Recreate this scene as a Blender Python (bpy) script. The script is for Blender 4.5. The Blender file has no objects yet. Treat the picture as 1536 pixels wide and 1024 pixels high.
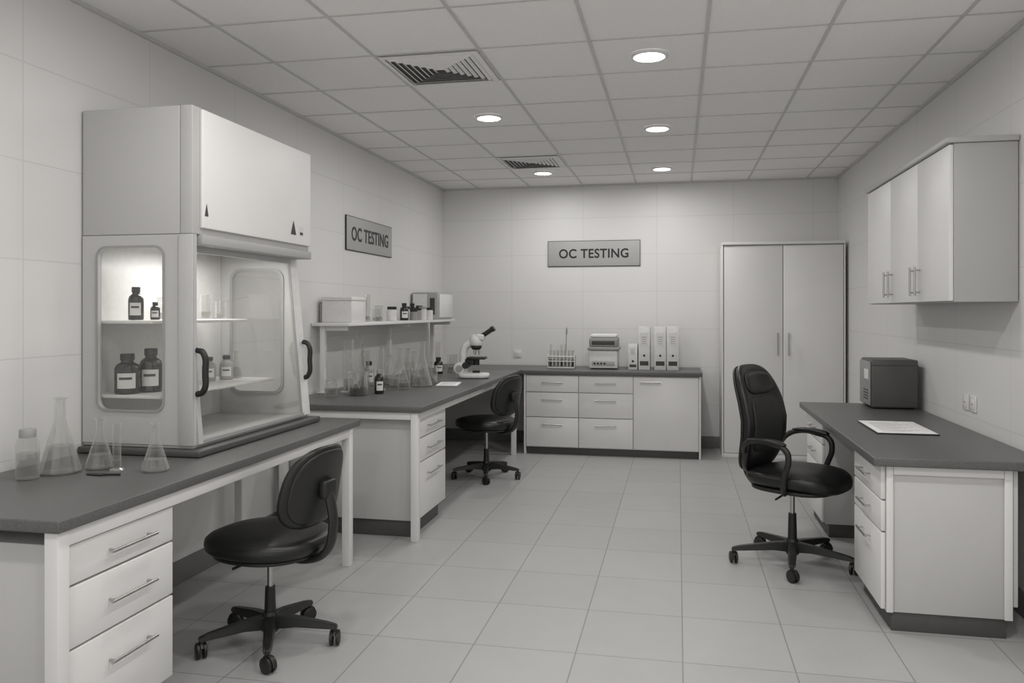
import bpy, bmesh, math
from mathutils import Matrix, Vector
pi=math.pi
scene=bpy.context.scene
scene.view_settings.view_transform='Standard'
scene.view_settings.look='None'

# ------------------------------------------------------------ materials
def mat(name,c,rough=.5,metal=0,var=.04,nscale=30,bump=0,spec=.5,coat=0):
    m=bpy.data.materials.new(name); m.use_nodes=True
    nt=m.node_tree; b=nt.nodes['Principled BSDF']
    if not isinstance(c,(tuple,list)): c=(c,c*.989,c*.978)
    tc=nt.nodes.new('ShaderNodeTexCoord'); n=nt.nodes.new('ShaderNodeTexNoise')
    n.inputs['Scale'].default_value=nscale; n.inputs['Detail'].default_value=4
    nt.links.new(tc.outputs['Object'],n.inputs['Vector'])
    r=nt.nodes.new('ShaderNodeValToRGB')
    r.color_ramp.elements[0].position=.3; r.color_ramp.elements[1].position=.7
    r.color_ramp.elements[0].color=tuple(x*(1-var) for x in c)+(1,)
    r.color_ramp.elements[1].color=tuple(min(1,x*(1+var)) for x in c)+(1,)
    nt.links.new(n.outputs['Fac'],r.inputs['Fac']); nt.links.new(r.outputs['Color'],b.inputs['Base Color'])
    b.inputs['Roughness'].default_value=rough; b.inputs['Metallic'].default_value=metal
    b.inputs['Specular IOR Level'].default_value=spec
    b.inputs['Coat Weight'].default_value=coat
    if bump:
        bp=nt.nodes.new('ShaderNodeBump'); bp.inputs['Strength'].default_value=bump; bp.inputs['Distance'].default_value=.002
        nt.links.new(n.outputs['Fac'],bp.inputs['Height']); nt.links.new(bp.outputs['Normal'],b.inputs['Normal'])
    return m
def emis(name,s,c=(1,.985,.955)):
    m=bpy.data.materials.new(name); m.use_nodes=True; nt=m.node_tree
    nt.nodes.remove(nt.nodes['Principled BSDF'])
    e=nt.nodes.new('ShaderNodeEmission'); e.inputs[0].default_value=c+(1,); e.inputs[1].default_value=s
    nt.links.new(e.outputs[0],nt.nodes['Material Output'].inputs[0]); return m
def glass(name,tint=.95,refl=.5,base=.04,rough=.03,haze=.0,blend=.25):
    m=bpy.data.materials.new(name); m.use_nodes=True; nt=m.node_tree
    nt.nodes.remove(nt.nodes['Principled BSDF'])
    t=nt.nodes.new('ShaderNodeBsdfTransparent'); t.inputs[0].default_value=(tint,tint,tint*.99,1)
    g=nt.nodes.new('ShaderNodeBsdfGlossy'); g.inputs['Roughness'].default_value=rough
    g.inputs['Color'].default_value=(.95,.95,.94,1)
    df=nt.nodes.new('ShaderNodeBsdfDiffuse'); df.inputs['Color'].default_value=(.9,.9,.88,1)
    m2=nt.nodes.new('ShaderNodeMixShader'); m2.inputs[0].default_value=haze
    nt.links.new(g.outputs[0],m2.inputs[1]); nt.links.new(df.outputs[0],m2.inputs[2])
    lw=nt.nodes.new('ShaderNodeLayerWeight'); lw.inputs[0].default_value=blend
    mr=nt.nodes.new('ShaderNodeMapRange'); mr.inputs['To Min'].default_value=base; mr.inputs['To Max'].default_value=refl
    nt.links.new(lw.outputs['Facing'],mr.inputs['Value'])
    mx=nt.nodes.new('ShaderNodeMixShader')
    nt.links.new(mr.outputs[0],mx.inputs[0]); nt.links.new(t.outputs[0],mx.inputs[1]); nt.links.new(m2.outputs[0],mx.inputs[2])
    nt.links.new(mx.outputs[0],nt.nodes['Material Output'].inputs[0]); return m
def tiles(name,c,grout,axes,w,h,ox,oy,mortar,rough,var=.03,bump=.3,coat=0):
    m=bpy.data.materials.new(name); m.use_nodes=True; nt=m.node_tree; b=nt.nodes['Principled BSDF']
    geo=nt.nodes.new('ShaderNodeNewGeometry'); sp=nt.nodes.new('ShaderNodeSeparateXYZ'); cb=nt.nodes.new('ShaderNodeCombineXYZ')
    nt.links.new(geo.outputs['Position'],sp.inputs[0])
    def sub(o,v):
        a=nt.nodes.new('ShaderNodeMath'); a.operation='SUBTRACT'; a.inputs[1].default_value=v
        nt.links.new(o,a.inputs[0]); return a.outputs[0]
    nt.links.new(sub(sp.outputs[axes[0]],ox),cb.inputs[0]); nt.links.new(sub(sp.outputs[axes[1]],oy),cb.inputs[1])
    br=nt.nodes.new('ShaderNodeTexBrick'); br.offset=0; br.squash=1
    br.inputs['Scale'].default_value=1; br.inputs['Brick Width'].default_value=w; br.inputs['Row Height'].default_value=h
    br.inputs['Mortar Size'].default_value=mortar; br.inputs['Mortar Smooth'].default_value=.2; br.inputs['Bias'].default_value=0
    k=lambda v:(v,v*.989,v*.978,1)
    br.inputs['Color1'].default_value=k(c*(1-var)); br.inputs['Color2'].default_value=k(c*(1+var)); br.inputs['Mortar'].default_value=k(grout)
    nt.links.new(cb.outputs[0],br.inputs['Vector'])
    n=nt.nodes.new('ShaderNodeTexNoise'); n.inputs['Scale'].default_value=3.5; n.inputs['Detail'].default_value=8; n.inputs['Roughness'].default_value=.7
    nt.links.new(geo.outputs['Position'],n.inputs['Vector'])
    mr=nt.nodes.new('ShaderNodeMapRange'); mr.inputs['To Min'].default_value=1-var*2; mr.inputs['To Max'].default_value=1+var*2
    nt.links.new(n.outputs['Fac'],mr.inputs['Value'])
    mx=nt.nodes.new('ShaderNodeVectorMath'); mx.operation='SCALE'
    nt.links.new(br.outputs['Color'],mx.inputs[0]); nt.links.new(mr.outputs[0],mx.inputs['Scale'])
    nt.links.new(mx.outputs[0],b.inputs['Base Color']); b.inputs['Roughness'].default_value=rough
    b.inputs['Coat Weight'].default_value=coat
    bp=nt.nodes.new('ShaderNodeBump'); bp.invert=True; bp.inputs['Strength'].default_value=bump; bp.inputs['Distance'].default_value=.003
    nt.links.new(br.outputs['Fac'],bp.inputs['Height']); nt.links.new(bp.outputs['Normal'],b.inputs['Normal'])
    return m

M_floor=tiles('floor_tile',.425,.27,(0,1),.46,.52,.02-.46*20,4.01-.52*20,.0035,.45,.035)
M_wallx=tiles('wall_tile_back',.76,.66,(0,2),.82,.415,-.23-.82*10,1.715-.415*10,.003,.45,.008,.25)
M_wally=tiles('wall_tile_side',.75,.65,(1,2),.82,.415,2.87-.82*10,1.715-.415*10,.003,.5,.008,.25)
M_ceil=mat('ceiling_tile',.90,.9,var=.02,nscale=60,bump=.2)
M_grid=mat('ceiling_grid_metal',.60,.5)
M_base=mat('baseboard_grey',.18,.5)
M_white=mat('white_laminate',.78,.4,var=.01,nscale=5)
M_carc=mat('carcass_grey_laminate',.58,.45,var=.01,nscale=5)
M_grey=mat('grey_painted_steel',.44,.4,var=.01,nscale=4)
M_hood=mat('hood_painted_steel',.53,.4,var=.01,nscale=4)
M_hoodw=mat('hood_white_panel',.90,.5,var=.01,nscale=4)
M_lip=mat('hood_grey_trim',.34,.4)
M_top=mat('bench_top_laminate',.115,.38,var=.22,nscale=220,bump=.1)
M_edge=mat('bench_edge',.08,.45,var=.1,nscale=200)
M_kick=mat('kick_plinth',.08,.5)
M_steel=mat('brushed_steel',.5,.3,1)
M_blk=mat('black_plastic',.016,.42)
M_leather=mat('black_leather',.012,.36,var=.2,nscale=120,bump=.25)
M_fabric=mat('black_mesh_fabric',.025,.7,var=.25,nscale=300,bump=.3)
M_glass=glass('clear_glass',.90,.80,.06,haze=.35,blend=.35)
M_pane=glass('pane_glass',.96,.25,.03)
M_liq=glass('clear_liquid',.72,.45,.10,haze=.5)
M_liqd=glass('dark_liquid',.25,.3,.06)
M_label=mat('paper_label',.75,.7)
M_paper=mat('paper_sheet',.88,.8)
M_ink=mat('dark_print',.06,.7)
M_sign=mat('sign_plate',.44,.5,var=.01)
M_signt=mat('sign_black',.02,.5)
M_dark=mat('dark_bottle_glass',.015,.15,spec=.6)
M_box=mat('charcoal_casing',.095,.5,bump=.1,nscale=200)
M_boxl=mat('mid_grey_casing',.30,.5)
M_plast=mat('white_plastic',.76,.35)
M_greyp=mat('grey_plastic',.35,.4)
M_vent=mat('vent_white',.85,.5)
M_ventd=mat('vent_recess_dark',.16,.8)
M_lens=emis('downlight_lens',9)
M_led=emis('led_tube',1.6)

# ------------------------------------------------------------ helpers
class G:
    def __init__(s,name,loc=(0,0,0),rot=0,world=False):
        s.e=bpy.data.objects.new(name,None); s.e.empty_display_size=.1
        s.e.location=loc; s.e.rotation_euler=(0,0,rot); s.world=world; s.loc=Vector(loc)
        scene.collection.objects.link(s.e)
def link(o,g):
    scene.collection.objects.link(o)
    if g is not None:
        o.parent=g.e
        if g.world: o.matrix_parent_inverse=Matrix.Translation(-g.loc)
    return o
def fin(bm,name,m,g,M=None,ang=.6):
    if M is not None: bm.transform(M)
    bmesh.ops.recalc_face_normals(bm,faces=bm.faces)
    for f in bm.faces: f.smooth=True
    for e in bm.edges:
        e.smooth = len(e.link_faces)==2 and e.calc_face_angle(0)<ang
    me=bpy.data.meshes.new(name); bm.to_mesh(me); bm.free(); me.materials.append(m)
    return link(bpy.data.objects.new(name,me),g)
def box(g,name,lo,hi,m,bev=.003,seg=2,M=None):
    bm=bmesh.new(); bmesh.ops.create_cube(bm,size=1)
    for v in bm.verts:
        v.co=Vector([lo[i]+(hi[i]-lo[i])*(v.co[i]+.5) for i in range(3)])
    mn=min(abs(hi[i]-lo[i]) for i in range(3)); bev=min(bev,mn*.45)
    if bev>0: bmesh.ops.bevel(bm,geom=bm.edges[:],offset=bev,segments=seg,affect='EDGES',profile=.5)
    return fin(bm,name,m,g,M,ang=.9 if seg<3 else .6)
def lathe(g,name,prof,m,loc=(0,0,0),seg=32,a0=0,a1=2*pi,M=None):
    bm=bmesh.new(); full=abs(a1-a0-2*pi)<1e-6; n=seg if full else seg+1
    rings=[]
    for r,z in prof:
        if r<1e-6: rings.append([bm.verts.new((loc[0],loc[1],loc[2]+z))])
        else: rings.append([bm.verts.new((loc[0]+r*math.cos(a0+(a1-a0)*i/seg),loc[1]+r*math.sin(a0+(a1-a0)*i/seg),loc[2]+z)) for i in range(n)])
    for a,b in zip(rings,rings[1:]):
        for i in range(seg):
            j=(i+1)%n
            if len(a)==1 and len(b)==1: continue
            if len(a)==1: bm.faces.new((a[0],b[i],b[j]))
            elif len(b)==1: bm.faces.new((a[i],a[j],b[0]))
            else: bm.faces.new((a[i],a[j],b[j],b[i]))
    return fin(bm,name,m,g,M)
def cyl(g,name,p0,p1,r,m,r2=None,seg=20,bev=0):
    p0=Vector(p0);p1=Vector(p1);L=(p1-p0).length; r2=r if r2 is None else r2
    Mx=Matrix.Translation(p0)@Vector((0,0,1)).rotation_difference((p1-p0).normalized()).to_matrix().to_4x4()
    pr=[(0,0),(r-bev,0)]+([(r,bev)] if bev else [])+([(r2,L-bev)] if bev else [])+[(r2-bev,L),(0,L)]
    return lathe(g,name,pr,m,seg=seg,M=Mx)
def curve_mesh(c,name,m,g,fn=None,ang=.6):
    t=bpy.data.objects.new('tmp',c); me=bpy.data.meshes.new_from_object(t); bpy.data.objects.remove(t)
    bm=bmesh.new(); bm.from_mesh(me); bpy.data.meshes.remove(me)
    bmesh.ops.remove_doubles(bm,verts=bm.verts,dist=1e-5)
    if fn:
        for v in bm.verts: v.co=Vector(fn(*v.co))
    return fin(bm,name,m,g,ang=ang)
def tube(g,name,pts,r,m,smooth=True,cyc=False,fn=None):
    c=bpy.data.curves.new(name,'CURVE'); c.dimensions='3D'; c.bevel_depth=r; c.bevel_resolution=4; c.use_fill_caps=True; c.resolution_u=8
    if smooth:
        s=c.splines.new('BEZIER'); s.bezier_points.add(len(pts)-1)
        for p,q in zip(s.bezier_points,pts): p.co=q; p.handle_left_type=p.handle_right_type='AUTO'
    else:
        s=c.splines.new('POLY'); s.points.add(len(pts)-1)
        for p,q in zip(s.points,pts): p.co=tuple(q)+(1,)
    s.use_cyclic_u=cyc
    return curve_mesh(c,name,m,g,fn)
def rrect(x0,y0,x1,y1,r,n=6):
    P=[]
    for cx,cy,a in ((x1-r,y1-r,0),(x0+r,y1-r,90),(x0+r,y0+r,180),(x1-r,y0+r,270)):
        for i in range(n+1):
            t=math.radians(a+90*i/n); P.append((cx+r*math.cos(t),cy+r*math.sin(t)))
    return P
def plate(g,name,loops,th,m,fn,bev=0):
    c=bpy.data.curves.new(name,'CURVE'); c.dimensions='2D'; c.fill_mode='BOTH'; c.extrude=th/2
    for L in loops:
        s=c.splines.new('POLY'); s.points.add(len(L)-1); s.use_cyclic_u=True
        for p,q in zip(s.points,L): p.co=(q[0],q[1],0,1)
    return curve_mesh(c,name,m,g,fn,ang=.5)
def text(g,name,s,w,h,m,fn,depth=.002,off=.02):
    c=bpy.data.curves.new(name,'FONT'); c.body=s; c.size=1; c.extrude=.01; c.offset=off; c.space_character=1.06
    t=bpy.data.objects.new('tmp',c); me=bpy.data.meshes.new_from_object(t); bpy.data.objects.remove(t)
    xs=[v.co.x for v in me.vertices]; ys=[v.co.y for v in me.vertices]
    x0,x1,y0,y1=min(xs),max(xs),min(ys),max(ys)
    for v in me.vertices:
        v.co=Vector(fn((v.co.x-(x0+x1)/2)/(x1-x0)*w,(v.co.y-(y0+y1)/2)/(y1-y0)*h,v.co.z/.01*depth/2))
    me.materials.append(m); return link(bpy.data.objects.new(name,me),g)
def pad(g,name,a,b,t,m,fn,n=3.2,p=2.6,R=9,S=48,M=None):
    bm=bmesh.new()
    def pt(s,th,sg):
        c,si=math.cos(th),math.sin(th)
        x=a*s*math.copysign(abs(c)**(2/n),c); y=b*s*math.copysign(abs(si)**(2/n),si)
        z=sg*t/2*max(0,1-s**p)**(1/p)
        return Vector(fn(x,y,z))
    sides=[]
    for sg in (1,-1):
        rings=[]
        for i in range(R+1):
            s=math.sin(pi/2*i/R)
            if i==0: rings.append([bm.verts.new(pt(0,0,sg))])
            elif i==R and sg==-1: rings.append(sides[0][R])
            else: rings.append([bm.verts.new(pt(s,2*pi*j/S,sg)) for j in range(S)])
        for q,w in zip(rings,rings[1:]):
            for j in range(S):
                k=(j+1)%S
                if len(q)==1: bm.faces.new((q[0],w[j],w[k]))
                else: bm.faces.new((q[j],w[j],w[k],q[k]))
        sides.append(rings)
    return fin(bm,name,m,g,M,ang=1.4)
def handle(g,p0,p1,out,m=M_steel,r=.005,name='handle'):
    p0=Vector(p0);p1=Vector(p1);o=Vector(out); d=(p1-p0).normalized()
    cyl(g,name+'_bar',p0+o,p1+o,r,m,seg=12)
    for q in (p0+d*.02,p1-d*.02): cyl(g,name+'_post',q,q+o,r*.8,m,seg=10)

# ------------------------------------------------------------ room shell (wall behind the viewpoint left out so world light fills in)
XL,XR,YB,YF,H=-2.69,1.66,9.0,-1.3,2.92
box(None,'floor',(XL-.1,YF-.1,-.1),(XR+.1,YB+.1,0),M_floor,0)
box(None,'ceiling',(XL-.1,YF-.1,H),(XR+.1,YB+.1,H+.1),M_ceil,0)
box(None,'wall_left',(XL-.1,YF-.1,0),(XL,YB+.1,H),M_wally,0)
box(None,'wall_right',(XR,YF-.1,0),(XR+.1,YB+.1,H),M_wally,0)
box(None,'wall_back',(XL,YB,0),(XR,YB+.1,H),M_wallx,0)
box(None,'baseboard_left',(XL,YF,0),(XL+.012,YB,.13),M_base)
box(None,'baseboard_right',(XR-.012,YF,0),(XR,YB,.13),M_base)
box(None,'baseboard_back',(XL+.012,YB-.012,0),(XR-.012,YB,.13),M_base)
# ceiling T-bar grid
def boxes(name,L,m,g=None):
    bm=bmesh.new()
    for lo,hi in L:
        vs=bmesh.ops.create_cube(bm,size=1)['verts']
        for v in vs: v.co=Vector([lo[i]+(hi[i]-lo[i])*(v.co[i]+.5) for i in range(3)])
    return fin(bm,name,m,g)
L=[]
x=.144-.6*4
while x<XR: L.append(((x-.009,YF,H-.005),(x+.009,YB,H))); x+=.6
y=YB-.6
while y>YF: L.append(((XL,y-.007,H-.004),(XR,y+.007,H))); y-=.6
boxes('ceiling_grid',L,M_grid)
boxes('trim_1',[((XL,YF,H-.02),(XL+.018,YB,H)),((XR-.018,YF,H-.02),(XR,YB,H)),((XL,YB-.018,H-.02),(XR,YB,H))],M_grid)

# downlights
def downlight(x,y,w=9.5):
    g=G('ceiling_downlight',(x,y,H-.016))
    lathe(g,'trim_ring',[(.082,.012),(.080,.004),(.086,.0),(.098,.0),(.104,.004),(.106,.015)],M_plast,seg=40)
    lathe(g,'lens',[(0,.008),(.082,.008)],M_lens,seg=40)
    l=bpy.data.lights.new('downlight_lamp','AREA'); l.shape='DISK'; l.size=.15; l.energy=w; l.color=(1,.988,.968)
    o=bpy.data.objects.new('lamp',l); o.parent=g.e; o.location=(0,0,.004); scene.collection.objects.link(o)
for x,y in ((-.156,4.5),(-.156,6.3),(-.156,8.1),(-1.356,5.7),(-1.356,8.1),(-1.356,2.7),(-.156,2.7),(-.156,.9),(-1.356,.9),(1.044,.9),(1.044,2.7)):  # out-of-view ones, near and behind the camera, are added for soft overall light
    downlight(x,y)
# 4-way vents
def vent(x,y):
    g=G('ceiling_air_vent',(x,y,H-.05))
    def sq(r,i): return [(-r,-r),(r,-r),(r,r),(-r,r)][i]
    def ring(n,r0,z0,r1,z1,m):
        bm=bmesh.new(); A=[bm.verts.new(sq(r0,i)+(z0,)) for i in range(4)]; B=[bm.verts.new(sq(r1,i)+(z1,)) for i in range(4)]
        for i in range(4): bm.faces.new((A[i],A[(i+1)%4],B[(i+1)%4],B[i]))
        fin(bm,n,m,g)
    ring('flange',.285,.040,.255,.034,M_vent)
    for k in range(7):
        r=.25-.034*k
        ring('louver_%d'%k,r,.040,r-.019,.030,M_vent)
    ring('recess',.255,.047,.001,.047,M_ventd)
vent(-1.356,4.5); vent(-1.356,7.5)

# ------------------------------------------------------------ near lab bench
def bench_top(g,lo,hi,th=.04):
    box(g,'worktop',(lo[0],lo[1],hi[2]-th),hi,M_top,.006,3)
g=G('lab_bench',(-2.27,3.33,0),world=True)
bench_top(g,(-2.675,2.13,0),(-1.87,4.53,.85))
for x in (-1.935,-2.63):
    for y in (2.145,4.40): box(g,'leg',(x,y,0),(x+.05,y+.05,.809),M_white)
box(g,'front_rail',(-1.93,2.197,.755),(-1.89,4.398,.809),M_white)
box(g,'back_rail',(-2.625,2.197,.72),(-2.59,4.398,.809),M_white)
box(g,'end_rail',(-2.578,4.405,.75),(-1.937,4.445,.809),M_white)
box(g,'drawer_carcass',(-2.60,2.205,.09),(-1.925,2.755,.75),M_carc)
box(g,'plinth',(-2.58,2.23,0),(-1.96,2.73,.088),M_kick)
for z0,z1 in ((.62,.748),(.415,.612),(.10,.407)):
    box(g,'drawer_front',(-1.924,2.215,z0),(-1.904,2.75,z1),M_white)
    zc=(z0+z1)/2 if z1-z0<.25 else z1-.10
    handle(g,(-1.904,2.38,zc),(-1.904,2.62,zc),(.028,0,0),r=.006)

# ------------------------------------------------------------ mid lab bench
g=G('lab_bench',(-2.15,6.57,0),world=True)
bench_top(g,(-2.675,4.93,0),(-1.62,8.21,.88))
for x in (-1.70,-2.63):
    for y in (4.95,8.14): box(g,'leg',(x,y,0),(x+.05,y+.05,.839),M_white)
box(g,'front_rail',(-1.695,5.002,.79),(-1.655,8.138,.839),M_white)
box(g,'end_rail',(-2.578,4.955,.79),(-1.702,4.99,.839),M_white)
box(g,'drawer_carcass',(-2.60,5.04,.11),(-1.70,5.68,.79),M_carc)
box(g,'plinth',(-2.58,5.06,0),(-1.73,5.66,.108),M_kick)
for z0,z1 in ((.655,.785),(.495,.647),(.12,.487)):
    box(g,'drawer_front',(-1.699,5.045,z0),(-1.679,5.675,z1),M_white)
    zc=(z0+z1)/2 if z1-z0<.25 else z1-.09
    handle(g,(-1.679,5.22,zc),(-1.679,5.50,zc),(.028,0,0),r=.006)

# ------------------------------------------------------------ back counter
g=G('base_cabinet',(-1.2,8.6,0),world=True)
bench_top(g,(-2.675,8.22,0),(.24,8.985,.88))
box(g,'carcass',(-1.565,8.27,.075),(.205,8.97,.839),M_carc)
box(g,'end_panel_right',(.206,8.255,0),(.226,8.97,.839),M_white)
box(g,'end_panel_left',(-1.586,8.255,0),(-1.566,8.97,.839),M_white)
box(g,'plinth',(-1.56,8.30,0),(.20,8.95,.074),M_kick)
for x0,x1 in ((-1.56,-1.012),(-1.004,-.452)):
    for z0,z1 in ((.655,.825),(.395,.647),(.085,.387)):
        box(g,'drawer_front',(x0,8.25,z0),(x1,8.269,z1),M_white)
        xm=(x0+x1)/2; zc=z1-.07
        handle(g,(xm-.11,8.25,zc),(xm+.11,8.25,zc),(0,-.026,0),r=.006)
box(g,'door',(-.444,8.25,.085),(.202,8.269,.825),M_white)
handle(g,(-.38,8.25,.775),(-.17,8.25,.775),(0,-.026,0),r=.006)

# ------------------------------------------------------------ wardrobe
g=G('storage_wardrobe',(1.03,8.7,0),world=True)
box(g,'body',(.455,8.475,.03),(1.615,8.98,2.17),M_carc)
box(g,'top_panel',(.44,8.44,2.171),(1.625,8.985,2.20),M_white)
box(g,'side_left',(.44,8.45,0),(.454,8.98,2.17),M_white)
box(g,'side_right',(1.616,8.45,0),(1.63,8.98,2.17),M_white)
box(g,'bottom_rail',(.455,8.46,0),(1.615,8.474,.045),M_white)
box(g,'door_left',(.462,8.452,.05),(1.033,8.474,2.16),M_white)
box(g,'door_right',(1.040,8.452,.05),(1.610,8.474,2.16),M_white)
for x in (.985,1.09): handle(g,(x,8.452,1.05),(x,8.452,1.28),(0,-.03,0),r=.007)

# ------------------------------------------------------------ wall cabinet right
g=G('wall_cabinet',(1.5,5.28,1.545),world=True)
box(g,'carcass',(1.362,4.40,1.545),(1.655,6.17,2.345),M_grey)
box(g,'cornice',(1.325,4.385,2.346),(1.655,6.185,2.375),M_grey)
for y0,y1 in ((4.405,4.945),(4.953,5.535),(5.543,6.165)):
    box(g,'door',(1.341,y0,1.55),(1.361,y1,2.34),M_white)
for y in (5.49,5.60,4.90,5.00): handle(g,(1.341,y,1.585),(1.341,y,1.75),(-.028,0,0),r=.006)

# ------------------------------------------------------------ desk right
g=G('office_desk',(1.27,5.14,0),world=True)
bench_top(g,(.89,3.98,0),(1.645,6.30,.82),.042)
box(g,'pedestal_near',(.955,4.03,.09),(1.49,4.62,.777),M_carc)
box(g,'end_frame_stile_1',(.955,4.018,.09),(.985,4.029,.777),M_white)
box(g,'end_frame_stile_2',(1.455,4.018,.09),(1.49,4.029,.777),M_white)
box(g,'end_frame_rail',(.986,4.018,.735),(1.454,4.029,.777),M_white)
box(g,'plinth_near',(.98,4.04,0),(1.47,4.60,.089),M_kick)
box(g,'pedestal_far',(.955,5.60,.09),(1.49,6.24,.777),M_carc)
box(g,'plinth_far',(.98,5.62,0),(1.47,6.22,.089),M_kick)
box(g,'modesty_panel',(1.495,4.03,.15),(1.515,6.24,.777),M_carc)
for Y0,Y1 in ((4.035,4.615),(5.605,6.235)):
    for z0,z1 in ((.615,.77),(.465,.607),(.10,.457)):
        box(g,'drawer_front',(.934,Y0,z0),(.954,Y1,z1),M_white)
        zc=(z0+z1)/2 if z1-z0<.25 else z1-.07
        handle(g,(.934,(Y0+Y1)/2-.1,zc),(.934,(Y0+Y1)/2+.1,zc),(-.028,0,0),r=.006)

# ------------------------------------------------------------ fume hood
g=G('fume_hood',(-2.39,3.78,.852),world=True)
box(g,'base_slab',(-2.68,3.165,.852),(-2.06,4.38,.882),M_edge,.006)
box(g,'work_tray',(-2.68,3.205,.883),(-2.12,4.34,.897),M_grey)
box(g,'upper_body',(-2.68,3.20,1.845),(-2.182,4.345,2.42),M_hood,.004)
box(g,'upper_front',(-2.180,3.20,1.845),(-2.118,4.345,2.42),M_hood,.004)
box(g,'front_panel',(-2.117,3.255,1.875),(-2.100,4.335,2.41),M_hoodw,.004)
box(g,'lip',(-2.26,3.255,1.80),(-2.10,4.345,1.844),M_grey,.004)
F=lambda Y:(lambda x,y,z:(x,Y+z,y))
plate(g,'near_side_panel',[[(-2.68,.898),(-2.112,.898),(-2.112,1.843),(-2.68,1.843)],rrect(-2.60,1.05,-2.263,1.787,.045)],.024,M_hood,F(3.212))
plate(g,'near_window_gasket',[rrect(-2.608,1.042,-2.255,1.795,.05),rrect(-2.598,1.052,-2.265,1.785,.043)],.006,M_lip,F(3.197))
plate(g,'near_window_glass',[rrect(-2.602,1.048,-2.261,1.789,.045)],.003,M_pane,F(3.212))
box(g,'near_post',(-2.182,3.192,.898),(-2.112,3.199,1.843),M_hood,.002)
plate(g,'far_side_panel',[[(-2.68,.898),(-2.122,.898),(-2.20,1.799),(-2.20,1.843),(-2.68,1.843)],rrect(-2.60,1.02,-2.27,1.74,.06)],.02,M_hood,F(4.33))
plate(g,'far_window_gasket',[rrect(-2.608,1.012,-2.262,1.748,.065),rrect(-2.592,1.028,-2.278,1.732,.055)],.006,M_lip,F(4.316))
plate(g,'far_window_glass',[rrect(-2.602,1.018,-2.268,1.742,.06)],.003,M_pane,F(4.33))
box(g,'back_panel',(-2.68,3.226,.898),(-2.668,4.318,1.843),M_plast)
# sash (tilted)
def sx(z): return -2.205+(1.80-z)/(1.80-.90)*.085
def sash_bar(n,y0,y1,z0,z1,m,t=.018):
    bm=bmesh.new(); v=[]
    for zz in (z0,z1):
        for yy in (y0,y1):
            for dx in (0,t): v.append(bm.verts.new((sx(zz)+dx,yy,zz)))
    for f in ((0,1,3,2),(4,6,7,5),(0,4,5,1),(2,3,7,6),(0,2,6,4),(1,5,7,3)): bm.faces.new([v[i] for i in f])
    fin(bm,n,m,g)
sash_bar('sash_near',3.228,3.262,.90,1.80,M_hood)
sash_bar('sash_far',4.255,4.345,.90,1.80,M_plast,.012)
sash_bar('sash_bottom',3.263,4.254,.90,.915,M_lip)
sash_bar('sash_top',3.263,4.254,1.77,1.80,M_hood)
sash_bar('sash_far_gasket',4.248,4.254,.916,1.769,M_lip,.012)
sash_bar('sash_glass',3.263,4.247,.916,1.769,M_pane,.004)
for y,x,zz in ((3.225,-2.112,(1.125,1.325)),(4.315,sx(1.2)+.010,(1.11,1.32))):
    tube(g,'handle',[(x,y,zz[0]),(x+.03,y,zz[0]+.012),(x+.042,y,(zz[0]+zz[1])/2),(x+.03,y,zz[1]-.012),(x,y,zz[1])],.014,M_blk)
box(g,'shelf_upper',(-2.667,3.23,1.44),(-2.34,4.05,1.455),M_plast)
box(g,'shelf_lower',(-2.667,3.23,1.098),(-2.30,4.27,1.113),M_plast)
box(g,'light_fitting',(-2.46,3.4,1.815),(-2.34,4.2,1.842),M_plast)
box(g,'led_tube',(-2.42,3.42,1.805),(-2.38,4.18,1.8145),M_led,.004)
for k,(y,z,s,hh) in enumerate(((3.28,1.93,.013,.055),(4.12,1.925,.03,.075))):
    plate(g,'warning_triangle',[[(y-s,z),(y+s,z),(y,z+hh)]],.002,M_ink,lambda x,yy,zz:(-2.0985+zz,x,yy))
box(g,'rating_label',(-2.0995,4.19,1.925),(-2.098,4.235,1.975),M_label,0)
box(g,'rating_print',(-2.0978,4.195,1.93),(-2.097,4.23,1.945),M_ink,0)
l=bpy.data.lights.new('hood_led','AREA'); l.shape='RECTANGLE'; l.size=.04; l.size_y=.7; l.energy=4.5; l.color=(1,.988,.968)
o=bpy.data.objects.new('hood_lamp',l); o.location=(-2.40,3.8,1.80); link(o,g)

# ------------------------------------------------------------ glassware & bottles
def erlen(x,y,z,w,h,liq=.3,name='erlenmeyer_flask',ml=None):
    g=G(name,(x,y,z+.001)); R=w/2; r=max(.012,R*.26)
    P=[(0,.001),(R*.9,.001),(R,.008),(R*.98,.02),(r,h*.72),(r,h*.96),(r*1.25,h),(r*1.1,h)]
    lathe(g,'flask_body',P,M_glass)
    zl=h*liq; t=(zl-.02)/(h*.72-.02); rl=R*.98+(r-R*.98)*t-.003
    lathe(g,'liquid',[(0,.004),(R*.9,.004),(R*.95,.02),(rl,zl),(0,zl)],ml or M_liq)
    lathe(g,'rim',[(r*1.28,h-.004),(r*1.32,h),(r*1.28,h+.003),(r*1.1,h+.003)],M_glass)
def beaker(x,y,z,w,h,liq=.4,rod=False,ml=None,name='beaker'):
    g=G(name,(x,y,z+.001)); R=w/2
    lathe(g,'beaker_wall',[(0,.001),(R*.92,.001),(R,.008),(R,h-.004),(R*1.05,h),(R*1.02,h+.002),(R*.98,h-.002)],M_glass)
    if liq: lathe(g,'liquid',[(0,.004),(R-.004,.004),(R-.004,h*liq),(0,h*liq)],ml or M_liq)
    if rod: cyl(g,'stirring_rod',(R*.4,0,.006),(-R*.8,0,h*1.5),.004,M_greyp,seg=10)
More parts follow.
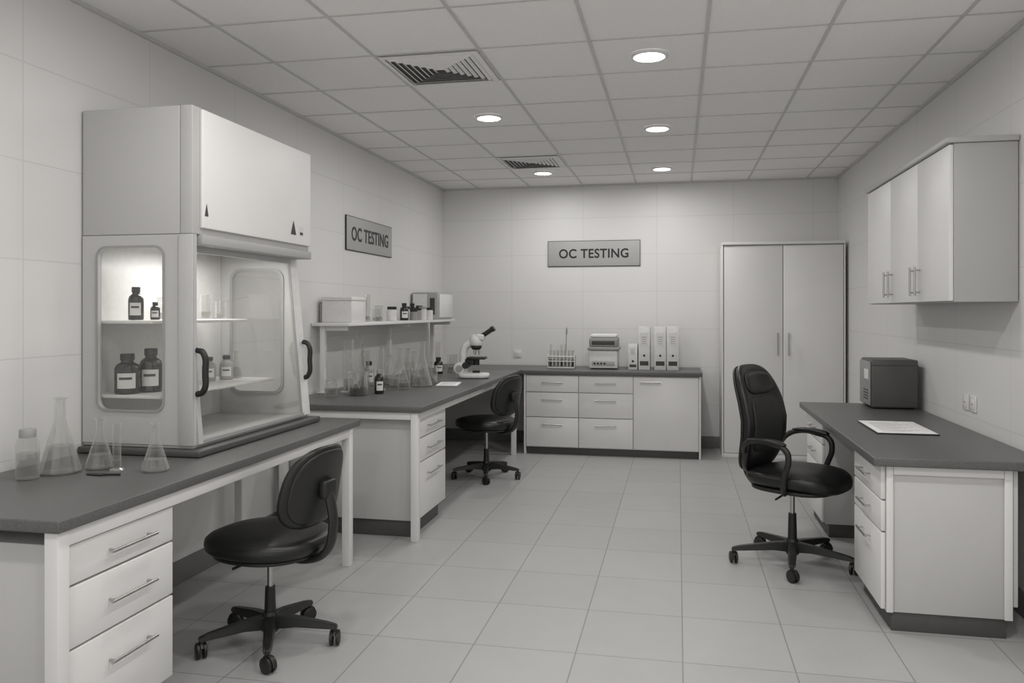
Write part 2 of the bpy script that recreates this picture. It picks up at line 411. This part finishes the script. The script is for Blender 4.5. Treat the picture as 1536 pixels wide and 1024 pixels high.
def cylr(x,y,z,w,h,liq=.3,name='graduated_cylinder'):
    g=G(name,(x,y,z+.001)); R=w/2
    lathe(g,'foot',[(0,0),(R*1.7,0),(R*1.7,.006),(R,.012)],M_glass)
    lathe(g,'tube_wall',[(R,.012),(R,h-.004),(R*1.12,h)],M_glass)
    if liq: lathe(g,'liquid',[(0,.014),(R-.002,.014),(R-.002,h*liq),(0,h*liq)],M_liq)
def bottle(x,y,z,w,h,m=M_dark,name='reagent_bottle',label=True,cap=M_blk,ang=-pi/2):
    g=G(name,(x,y,z+.001)); R=w/2
    lathe(g,'bottle_body',[(0,0),(R*.92,0),(R,.006),(R,h*.62),(R*.85,h*.72),(R*.5,h*.79),(R*.45,h*.84),(0,h*.84)],m)
    lathe(g,'cap',[(R*.5,h*.83),(R*.56,h*.84),(R*.56,h*.985),(R*.5,h),(0,h)],cap)
    if label: lathe(g,'label',[(R+.001,h*.14),(R+.001,h*.52)],M_label,a0=ang-.2,a1=ang+1.3)
    if label: lathe(g,'label_print',[(R+.0016,h*.36),(R+.0016,h*.42)],M_ink,a0=ang,a1=ang+1.0)
def jar(x,y,z,w,h,body=M_plast,cap=M_blk,name='sample_jar'):
    g=G(name,(x,y,z+.001)); R=w/2
    lathe(g,'jar_body',[(0,0),(R*.95,0),(R,.005),(R,h*.74),(R*.86,h*.8),(0,h*.8)],body)
    lathe(g,'lid',[(R*.9,h*.8),(R*.98,h*.81),(R*.98,h*.98),(R*.93,h),(0,h)],cap)
Z=.85
g=G('glass_jar',(-2.464,2.65,Z+.001))
lathe(g,'jar_wall',[(0,.001),(.038,.001),(.042,.008),(.042,.135),(.034,.155),(.026,.162)],M_glass)
lathe(g,'liquid',[(0,.004),(.038,.004),(.038,.10),(0,.10)],M_liq)
lathe(g,'cap',[(.0,.16),(.029,.16),(.030,.165),(.030,.187),(.027,.193),(0,.193)],M_greyp)
erlen(-2.433,2.78,Z,.155,.30,.36)
erlen(-2.338,2.89,Z,.11,.205,.28)
cylr(-2.235,2.86,Z,.032,.19,.22)
erlen(-2.079,2.888,Z,.105,.19,.25)
g=G('spatula',(-2.255,2.765,Z+.004),rot=-.1)
pad(g,'blade',.045,.015,.007,M_blk,lambda x,y,z:(x,y,z)); cyl(g,'spatula_handle',(.035,0,.001),(.10,.02,.001),.004,M_blk,seg=10)
# hood contents
za,zb=1.456,1.114
bottle(-2.50,3.33,za,.068,.155); bottle(-2.47,3.43,za,.045,.085)
bottle(-2.523,3.30,zb,.112,.185); bottle(-2.475,3.405,zb,.105,.205)
bottle(-2.545,4.0,zb,.074,.13,m=M_greyp); bottle(-2.50,4.10,zb,.074,.135,m=M_greyp)
erlen(-2.50,4.2,zb,.07,.15,.4)
for i,(x,y,h) in enumerate(((-2.54,3.80,.10),(-2.50,3.90,.13),(-2.46,3.98,.09))): beaker(x,y,za,.06,h,.3)
beaker(-2.58,3.65,za,.06,.11,.3)
# mid-bench glassware
Z=.88
cylr(-2.46,5.72,Z,.075,.40,.25)
beaker(-2.30,5.52,Z,.145,.17,.30,True,M_liqd)
bottle(-2.19,5.66,Z,.07,.18,m=M_dark,cap=M_greyp)
cylr(-2.28,5.92,Z,.05,.33,.3)
beaker(-2.45,6.0,Z,.09,.30,.2,True)
erlen(-2.24,6.25,Z,.165,.31,.2)
erlen(-2.06,6.29,Z,.165,.36,.22)
erlen(-2.22,6.55,Z,.14,.27,.25)
beaker(-2.12,6.02,Z,.10,.13,.4)
beaker(-2.46,5.40,Z,.09,.12,.5); cylr(-2.40,5.85,Z,.035,.36,.3); erlen(-2.40,6.45,Z,.13,.24,.3); beaker(-2.05,6.50,Z,.11,.15,.35)
erlen(-2.38,6.85,Z,.13,.28,.3); beaker(-2.2,6.85,Z,.10,.16,.3)
bottle(-2.52,6.28,Z,.09,.20,m=M_greyp)
bottle(-2.32,7.6,Z,.09,.16,m=M_dark)
cylr(-2.40,7.35,Z,.05,.32,.2); cylr(-2.40,7.85,Z,.05,.3,.2)
beaker(-2.45,7.1,Z,.1,.14,.3); beaker(-2.25,7.85,Z,.1,.17,.3)
g=G('notebook',(-1.87,6.42,Z+.001),rot=.15)
box(g,'cover',(-.09,-.15,0),(.09,.15,.008),M_greyp); box(g,'page_block',(-.086,-.146,.008),(.086,.146,.014),M_paper,.001)
for k in range(6): box(g,'text_line',(-.06,-.12+.04*k,.0141),(.06,-.112+.04*k,.0146),M_greyp,0)

# ------------------------------------------------------------ wall shelf above mid bench
g=G('bench_shelf',(-2.52,7.0,.882),world=True)
box(g,'shelf_board',(-2.685,5.55,1.385),(-2.38,8.42,1.41),M_white)
for y in (5.60,7.0,8.33):
    box(g,'post',(-2.64,y,.882),(-2.60,y+.04,1.384),M_white)
    box(g,'foot_plate',(-2.655,y-.015,.881),(-2.585,y+.055,.889),M_white)
    box(g,'bracket',(-2.60,y+.01,1.35),(-2.42,y+.03,1.384),M_white)
Z=1.411
g=G('storage_box',(-2.53,5.80,Z))
box(g,'box_body',(-.12,-.14,0),(.12,.14,.165),M_plast); box(g,'lid',(-.124,-.144,.166),(.124,.144,.195),M_plast,.004); box(g,'side_folder',(-.15,-.12,0),(-.126,.13,.15),M_greyp)
cylr(-2.50,6.2,Z,.045,.22,.2); cylr(-2.56,6.3,Z,.03,.2,.2); beaker(-2.46,6.35,Z,.07,.13,.3); beaker(-2.54,6.5,Z,.07,.10,.3)
jar(-2.48,6.72,Z,.085,.125,M_label,M_blk); jar(-2.55,6.86,Z,.06,.08,M_plast,M_greyp)
bottle(-2.50,7.1,Z,.08,.16); jar(-2.44,7.2,Z,.07,.10,M_greyp,M_blk); jar(-2.54,7.26,Z,.075,.13,M_plast,M_blk)
jar(-2.45,7.34,Z,.075,.115,M_greyp,M_blk); bottle(-2.53,7.42,Z,.08,.16); jar(-2.45,7.5,Z,.08,.13,M_plast,M_greyp)
jar(-2.52,7.60,Z,.07,.14,M_greyp,M_blk); jar(-2.45,7.70,Z,.08,.12,M_plast,M_blk)
g=G('lab_incubator',(-2.53,8.08,Z))
box(g,'casing',(-.145,-.25,0),(.135,.28,.28),M_grey,.012,3); box(g,'door_panel',(.136,-.22,.02),(.145,.25,.26),M_plast,.003)
box(g,'slot_window',(.05,-.256,.05),(.10,-.249,.22),M_ink,.002); box(g,'front_plate',(-.13,-.2565,.02),(.02,-.2505,.26),M_plast,.002)

# ------------------------------------------------------------ microscope
g=G('microscope',(-1.84,7.15,.881),rot=.1)
pad(g,'base',.14,.10,.05,M_plast,lambda x,y,z:(x,y,z+.025),n=4,p=5)
lathe(g,'lamp_housing',[(0,-.07),(.045,-.07),(.055,-.06),(.055,.06),(.045,.07),(0,.07)],M_plast,M=Matrix.Translation((-.13,0,.09))@Matrix.Rotation(pi/2,4,'X'))
lathe(g,'lamp_cap',[(0,.071),(.03,.071),(.03,.078),(0,.078)],M_greyp,M=Matrix.Translation((-.13,0,.09))@Matrix.Rotation(pi/2,4,'X'))
tube(g,'arm',[(-.09,0,.04),(-.10,0,.16),(-.085,0,.28),(-.02,0,.33)],.034,M_plast)
box(g,'stage',(-.06,-.085,.175),(.11,.085,.195),M_blk,.004)
box(g,'stage_carrier',(-.08,-.03,.12),(.0,.03,.175),M_blk,.004)
cyl(g,'condenser',(.02,0,.12),(.02,0,.174),.03,M_blk); cyl(g,'field_lens',(.02,0,.05),(.02,0,.07),.035,M_blk)
cyl(g,'focus_knob',(-.07,-.085,.12),(-.07,.085,.12),.03,M_blk,bev=.004)
cyl(g,'slide_holder',(.02,0,.196),(.02,0,.202),.05,M_greyp)
lathe(g,'nosepiece',[(0,.262),(.035,.262),(.05,.28),(.05,.30),(0,.30)],M_blk,loc=(.02,0,0))
for a in (0,2.1,4.2): cyl(g,'objective',(.02+.022*math.cos(a),.022*math.sin(a),.265),(.02+.03*math.cos(a),.03*math.sin(a),.215),.012,M_steel,.008)
lathe(g,'head',[(0,.30),(.055,.30),(.065,.315),(.065,.345),(.06,.375),(.045,.395),(0,.40)],M_plast,loc=(.02,0,0))
box(g,'prism_housing',(.02,-.055,.35),(.10,.055,.405),M_plast,.012,3)
for y in (-.03,.03):
    cyl(g,'eyepiece_tube',(.07,y,.385),(.16,y,.445),.020,M_blk); cyl(g,'eyecup',(.16,y,.445),(.185,y,.461),.025,M_blk,bev=.003)

# ------------------------------------------------------------ back counter items
Z=.881
g=G('test_tube_rack',(-1.235,8.6,Z))
for z in (.0,.07,.12): box(g,'rack_tier_%d'%int(z*100),(-.15,-.05,z),(.15,.05,z+.01),M_plast)
for x in (-.15,.14): box(g,'rack_side',(x,-.05,.0),(x+.01,.05,.15),M_plast)
for i in range(7):
    for y in (-.025,.025):
        x=-.12+.04*i; h=.15+(.06 if (i*3+int(y>0))%4==1 else 0)
        lathe(g,'test_tube',[(0,.012),(.008,.016),(.0125,.03),(.0125,h+.04),(.015,h+.043)],M_glass,loc=(x,y,0),seg=14)
        lathe(g,'tube_contents',[(0,.015),(.010,.02),(.011,.09),(0,.09)],M_liqd if i%3==0 else M_liq,loc=(x,y,0),seg=12)
cyl(g,'pipette',(.04,0,.02),(.055,0,.44),.005,M_greyp,seg=10); lathe(g,'pipette_bulb',[(0,.36),(.010,.37),(.011,.41),(.004,.44),(0,.44)],M_greyp,loc=(.055,0,0),seg=14)
g=G('lab_centrifuge',(-.775,8.62,Z))
box(g,'housing',(-.15,-.14,.01),(.15,.16,.20),M_plast,.012,3); box(g,'control_panel',(-.12,-.146,.04),(.12,-.141,.09),M_grey,.002)
for k in range(4): box(g,'button',(-.10+.035*k,-.150,.055),(-.08+.035*k,-.147,.072),M_blk,.001)
box(g,'tray',(-.165,-.155,.201),(.165,.165,.235),M_greyp,.006); box(g,'lid_housing',(-.15,-.14,.236),(.15,.16,.33),M_boxl,.015,3)
box(g,'lid_window',(-.12,-.145,.26),(.12,-.141,.30),M_ink,.002); box(g,'lid_top',(-.14,-.13,.331),(.14,.15,.37),M_plast,.015,3)
box(g,'feet',(-.13,-.12,0),(.13,.14,.009),M_blk)
def binder(x0,x1,h):
    g=G('ring_binder',((x0+x1)/2,8.66,Z)); w=(x1-x0)/2-.003
    box(g,'spine',(-w,-.16,0),(w,-.155,h),M_plast,.002)
    box(g,'cover_left',(-w,-.154,0),(-w+.004,.13,h),M_plast,.001); box(g,'cover_right',(w-.004,-.154,0),(w,.13,h),M_plast,.001)
    box(g,'paper_block',(-w+.005,-.14,.005),(w-.005,.12,h-.01),M_paper,.001)
    box(g,'spine_label_band',(-w*.75,-.1615,h*.10),(w*.75,-.1602,h*.20),M_ink,0)
    box(g,'spine_label',(-w*.7,-.1615,h*.55),(w*.7,-.1602,h*.86),M_label,0)
    for k in range(4): box(g,'label_line',(-w*.4,-.1625,h*(.60+.05*k)),(w*.4,-.1616,h*(.612+.05*k)),M_greyp,0)
    cyl(g,'finger_hole',(0,-.163,h*.33),(0,-.1602,h*.33),.012,M_blk,seg=20)
binder(-.515,-.415,.27); binder(-.41,-.285,.455); binder(-.245,-.12,.455); binder(-.115,.01,.455)

# ------------------------------------------------------------ desk items
Z=.821
g=G('desktop_safe_box',(1.465,6.10,Z))
box(g,'casing',(-.150,-.16,.008),(.150,.17,.34),M_box,.012,3); box(g,'front_door',(-.162,-.145,.02),(-.151,.155,.325),M_boxl,.004)
for k in range(4): box(g,'vent_slot',(-.165,-.11,.06+.02*k),(-.1625,.02,.067+.02*k),M_ink,0)
box(g,'door_label',(-.165,-.12,.20),(-.1625,.0,.27),M_label,0); box(g,'seam',(-.151,-.1625,.30),(.151,-.1605,.304),M_ink,0)
box(g,'feet',(-.13,-.13,0),(.13,.14,.0079),M_blk)
g=G('clipboard_document',(1.235,4.98,Z))
box(g,'board',(-.16,-.25,0),(.16,.25,.006),M_blk,.002); box(g,'paper',(-.154,-.244,.0062),(.154,.244,.009),M_paper,.0005)
for k in range(11): box(g,'text_line',(-.12,-.20+.036*k,.0091),(.0+.09*((k*7)%3)/2,-.193+.036*k,.0095),M_greyp,0)

# ------------------------------------------------------------ outlets
def outlet(loc,ax):
    g=G('wall_outlet',loc); 
    def b(n,a0,a1,z0,z1,o0,o1,m):
        if ax=='y': box(g,n,(a0,-o1,z0),(a1,-o0,z1),m,.002)
        else: box(g,n,(-o1,a0,z0),(-o0,a1,z1),m,.002)
    b('face_plate',-.045,.045,-.045,.045,.001,.009,M_plast); b('socket',-.028,.028,-.028,.028,.0091,.012,M_white)
    for s in (-.01,.01): b('pin_hole',s-.003,s+.003,-.005,.005,.0121,.0125,M_ink)
outlet((-1.80,9.0,1.01),'y'); outlet((1.66,5.02,.965),'x'); outlet((1.66,5.14,.965),'x')

# ------------------------------------------------------------ signs
g=G('wall_sign',(-.93,9.0,2.145))
box(g,'sign_frame',(-.520,-.012,-.145),(.520,-.001,.145),M_signt,.001); box(g,'sign_plate',(-.514,-.014,-.139),(.514,-.0121,.139),M_sign,.0005)
text(g,'sign_text','OC TESTING',.78,.105,M_signt,lambda x,y,z:(x,-.0155-z,y))
g=G('wall_sign',(XL,6.715,2.15))
box(g,'sign_frame',(.001,-.535,-.145),(.012,.535,.145),M_signt,.001); box(g,'sign_plate',(.0121,-.527,-.139),(.014,.527,.139),M_sign,.0005)
text(g,'sign_text','OC TESTING',.86,.12,M_signt,lambda x,y,z:(.0155+z,x,y))

# ------------------------------------------------------------ chairs
def star(g,R,phase,hubz=.10):
    lathe(g,'hub',[(0,.06),(.035,.06),(.04,.07),(.038,.13),(.030,.15),(0,.15)],M_blk)
    for k in range(5):
        a=phase+2*pi*k/5; Mx=Matrix.Rotation(a,4,'Z')
        bm=bmesh.new(); v=[]
        sec=[(.02,.030,.075,.135),(.12,.026,.085,.128),(R-.03,.020,.078,.105),(R+.012,.014,.075,.095)]
        for x,w,z0,z1 in sec:
            v.append([bm.verts.new((x,-w,z0)),bm.verts.new((x,w,z0)),bm.verts.new((x,w*.75,z1)),bm.verts.new((x,-w*.75,z1))])
        for p,q in zip(v,v[1:]):
            for i in range(4): bm.faces.new((p[i],p[(i+1)%4],q[(i+1)%4],q[i]))
        bm.faces.new(v[0]); bm.faces.new(v[-1])
        bmesh.ops.bevel(bm,geom=bm.edges[:],offset=.004,segments=2,affect='EDGES')
        fin(bm,'leg_%d'%(k+1),M_blk,g,Mx,ang=.9)
        Mc=Mx@Matrix.Translation((R,0,0))@Matrix.Rotation(.7+k,4,'Z')
        for sgn in (-1,1):
            lathe(g,'caster_wheel',[(0,-.009),(.026,-.009),(.034,-.005),(.034,.005),(.026,.009),(0,.009)],M_blk,seg=24,
                  M=Mc@Matrix.Translation((.008,sgn*.014,.034))@Matrix.Rotation(pi/2,4,'X'))
        lathe(g,'caster_hood',[(.0,-.006),(.038,-.006),(.039,.004),(.038,.006),(0,.006)],M_blk,seg=12,a0=-.2,a1=pi*.85,
                  M=Mc@Matrix.Translation((.008,0,.035))@Matrix.Rotation(pi/2,4,'X'))
        lathe(g,'caster_stem',[(0,.05),(.010,.05),(.010,.08),(0,.08)],M_blk,seg=12,M=Mx@Matrix.Translation((R,0,0)))
def stool(x,y,rot,phase,seat=.50):
    g=G('lab_stool_chair',(x,y,0),rot)
    star(g,.295,phase-rot)
    cyl(g,'lift_sleeve',(0,0,.14),(0,0,.26),.026,M_blk,.022); cyl(g,'gas_rod',(0,0,.26),(0,0,seat-.11),.013,M_steel)
    box(g,'mechanism',(-.10,-.055,seat-.125),(.09,.055,seat-.09),M_blk,.01,3)
    cyl(g,'tilt_lever',(0,.05,seat-.11),(.02,.22,seat-.12),.006,M_blk,seg=10)
    def f(px,py,pz):
        r2=(px*px+py*py)/.07
        return (px,py,seat-.045+pz-.006*(1-min(1,r2)) )
    pad(g,'seat',.272,.262,.115,M_leather,f,n=2.35,p=2.9)
    pad(g,'seat_pan',.235,.23,.03,M_blk,lambda a,b,c:(a,b,seat-.094+c),n=2.35,p=4)
    bx=-.255; bz=seat+.215
    def fb(px,py,pz):   # px->width (y), py->height (z)
        w=1-.10*(py/.18)
        return (bx+pz+.95*px*px-.22*py-.5*py*py, px*w, bz+py)
    pad(g,'backrest',.205,.18,.06,M_leather,fb,n=2.8,p=3)
    pad(g,'backrest_shell',.185,.16,.03,M_blk,lambda a,b,c:fb(a,b,c-.022),n=2.8,p=3)
    tube(g,'back_bar',[(-.06,0,seat-.108),(-.20,0,seat-.118),(-.30,0,seat-.07),(-.335,0,seat+.04),(-.325,0,seat+.14),(-.305,0,seat+.21)],.017,M_blk,fn=lambda a,b,c:(a,b*1.7,c))
    box(g,'back_bracket',(bx-.072,-.045,bz-.05),(bx-.032,.045,bz+.03),M_blk,.012,3)
stool(-1.80,3.31,math.radians(170),math.radians(-64),.52)
stool(-1.69,7.01,math.radians(157),math.radians(-78),.54)

g=G('office_chair',(.665,4.99,0),math.radians(-33)); rot=math.radians(-33)
star(g,.345,math.radians(-98)-rot)
cyl(g,'lift_sleeve',(0,0,.14),(0,0,.30),.027,M_blk,.023); cyl(g,'gas_rod',(0,0,.30),(0,0,.43),.014,M_steel)
box(g,'mechanism',(-.13,-.07,.415),(.10,.07,.455),M_blk,.012,3)
cyl(g,'tilt_lever',(0,-.06,.435),(.02,-.25,.425),.006,M_blk,seg=10)
pad(g,'seat',.275,.265,.12,M_leather,lambda a,b,c:(a+.04,b,.515+c+.25*b*b-(.5*max(0,a-.12)**2)*2+.0*a),n=3,p=3)
pad(g,'seat_pan',.24,.23,.04,M_blk,lambda a,b,c:(a+.03,b,.465+c),n=3,p=4)
def fb(px,py,pz):
    t=py/.33; w=1-.13*max(0,t)**1.5-.10*max(0,-t)**2
    return (-.225+pz+.9*px*px-.085*py+.03*math.cos(t*3.0)*(1 if t<0.2 else .9)-.02, px*w, .845+py)
pad(g,'backrest',.24,.325,.09,M_leather,fb,n=3.6,p=3,R=11,S=60)
pad(g,'headrest_roll',.17,.07,.05,M_leather,lambda a,b,c:fb(a,b+.215,c+.037),n=3,p=2.4)
pad(g,'lumbar_panel',.175,.17,.03,M_fabric,lambda a,b,c:fb(a,b-.03,c+.041),n=4,p=3)
pad(g,'backrest_shell',.225,.315,.04,M_blk,lambda a,b,c:fb(a,b,c-.035),n=3.6,p=3)
tube(g,'back_bar',[(-.08,0,.44),(-.20,0,.435),(-.28,0,.50),(-.295,0,.62),(-.295,0,.75)],.02,M_blk,fn=lambda a,b,c:(a,b*2.2,c))
for s in (-1,1):
    tube(g,'armrest',[(.04,s*.17,.455),(.07,s*.255,.475),(.085,s*.285,.56),(.115,s*.29,.66),(.10,s*.29,.715),(.02,s*.29,.745),(-.09,s*.285,.75),(-.16,s*.265,.72),(-.19,s*.225,.67)],.017,M_blk)
    pad(g,'arm_pad',.12,.03,.03,M_leather,lambda a,b,c:(a-.02,b+s*.289,.758+c-.9*a*a*(1 if a>0 else .5)),n=3,p=3)

# ------------------------------------------------------------ world & camera
w=bpy.data.worlds.new('world'); scene.world=w; w.use_nodes=True
w.node_tree.nodes['Background'].inputs[0].default_value=(1,.988,.972,1); w.node_tree.nodes['Background'].inputs[1].default_value=1.0
cam=bpy.data.cameras.new('camera'); co=bpy.data.objects.new('camera',cam); scene.collection.objects.link(co)
co.location=(0,0,1.5); co.rotation_euler=(pi/2,0,math.atan(249/1200))
cam.sensor_width=36; cam.lens=1200/1536*36; cam.shift_y=-(512-466)/1536; cam.clip_start=.05
scene.camera=co
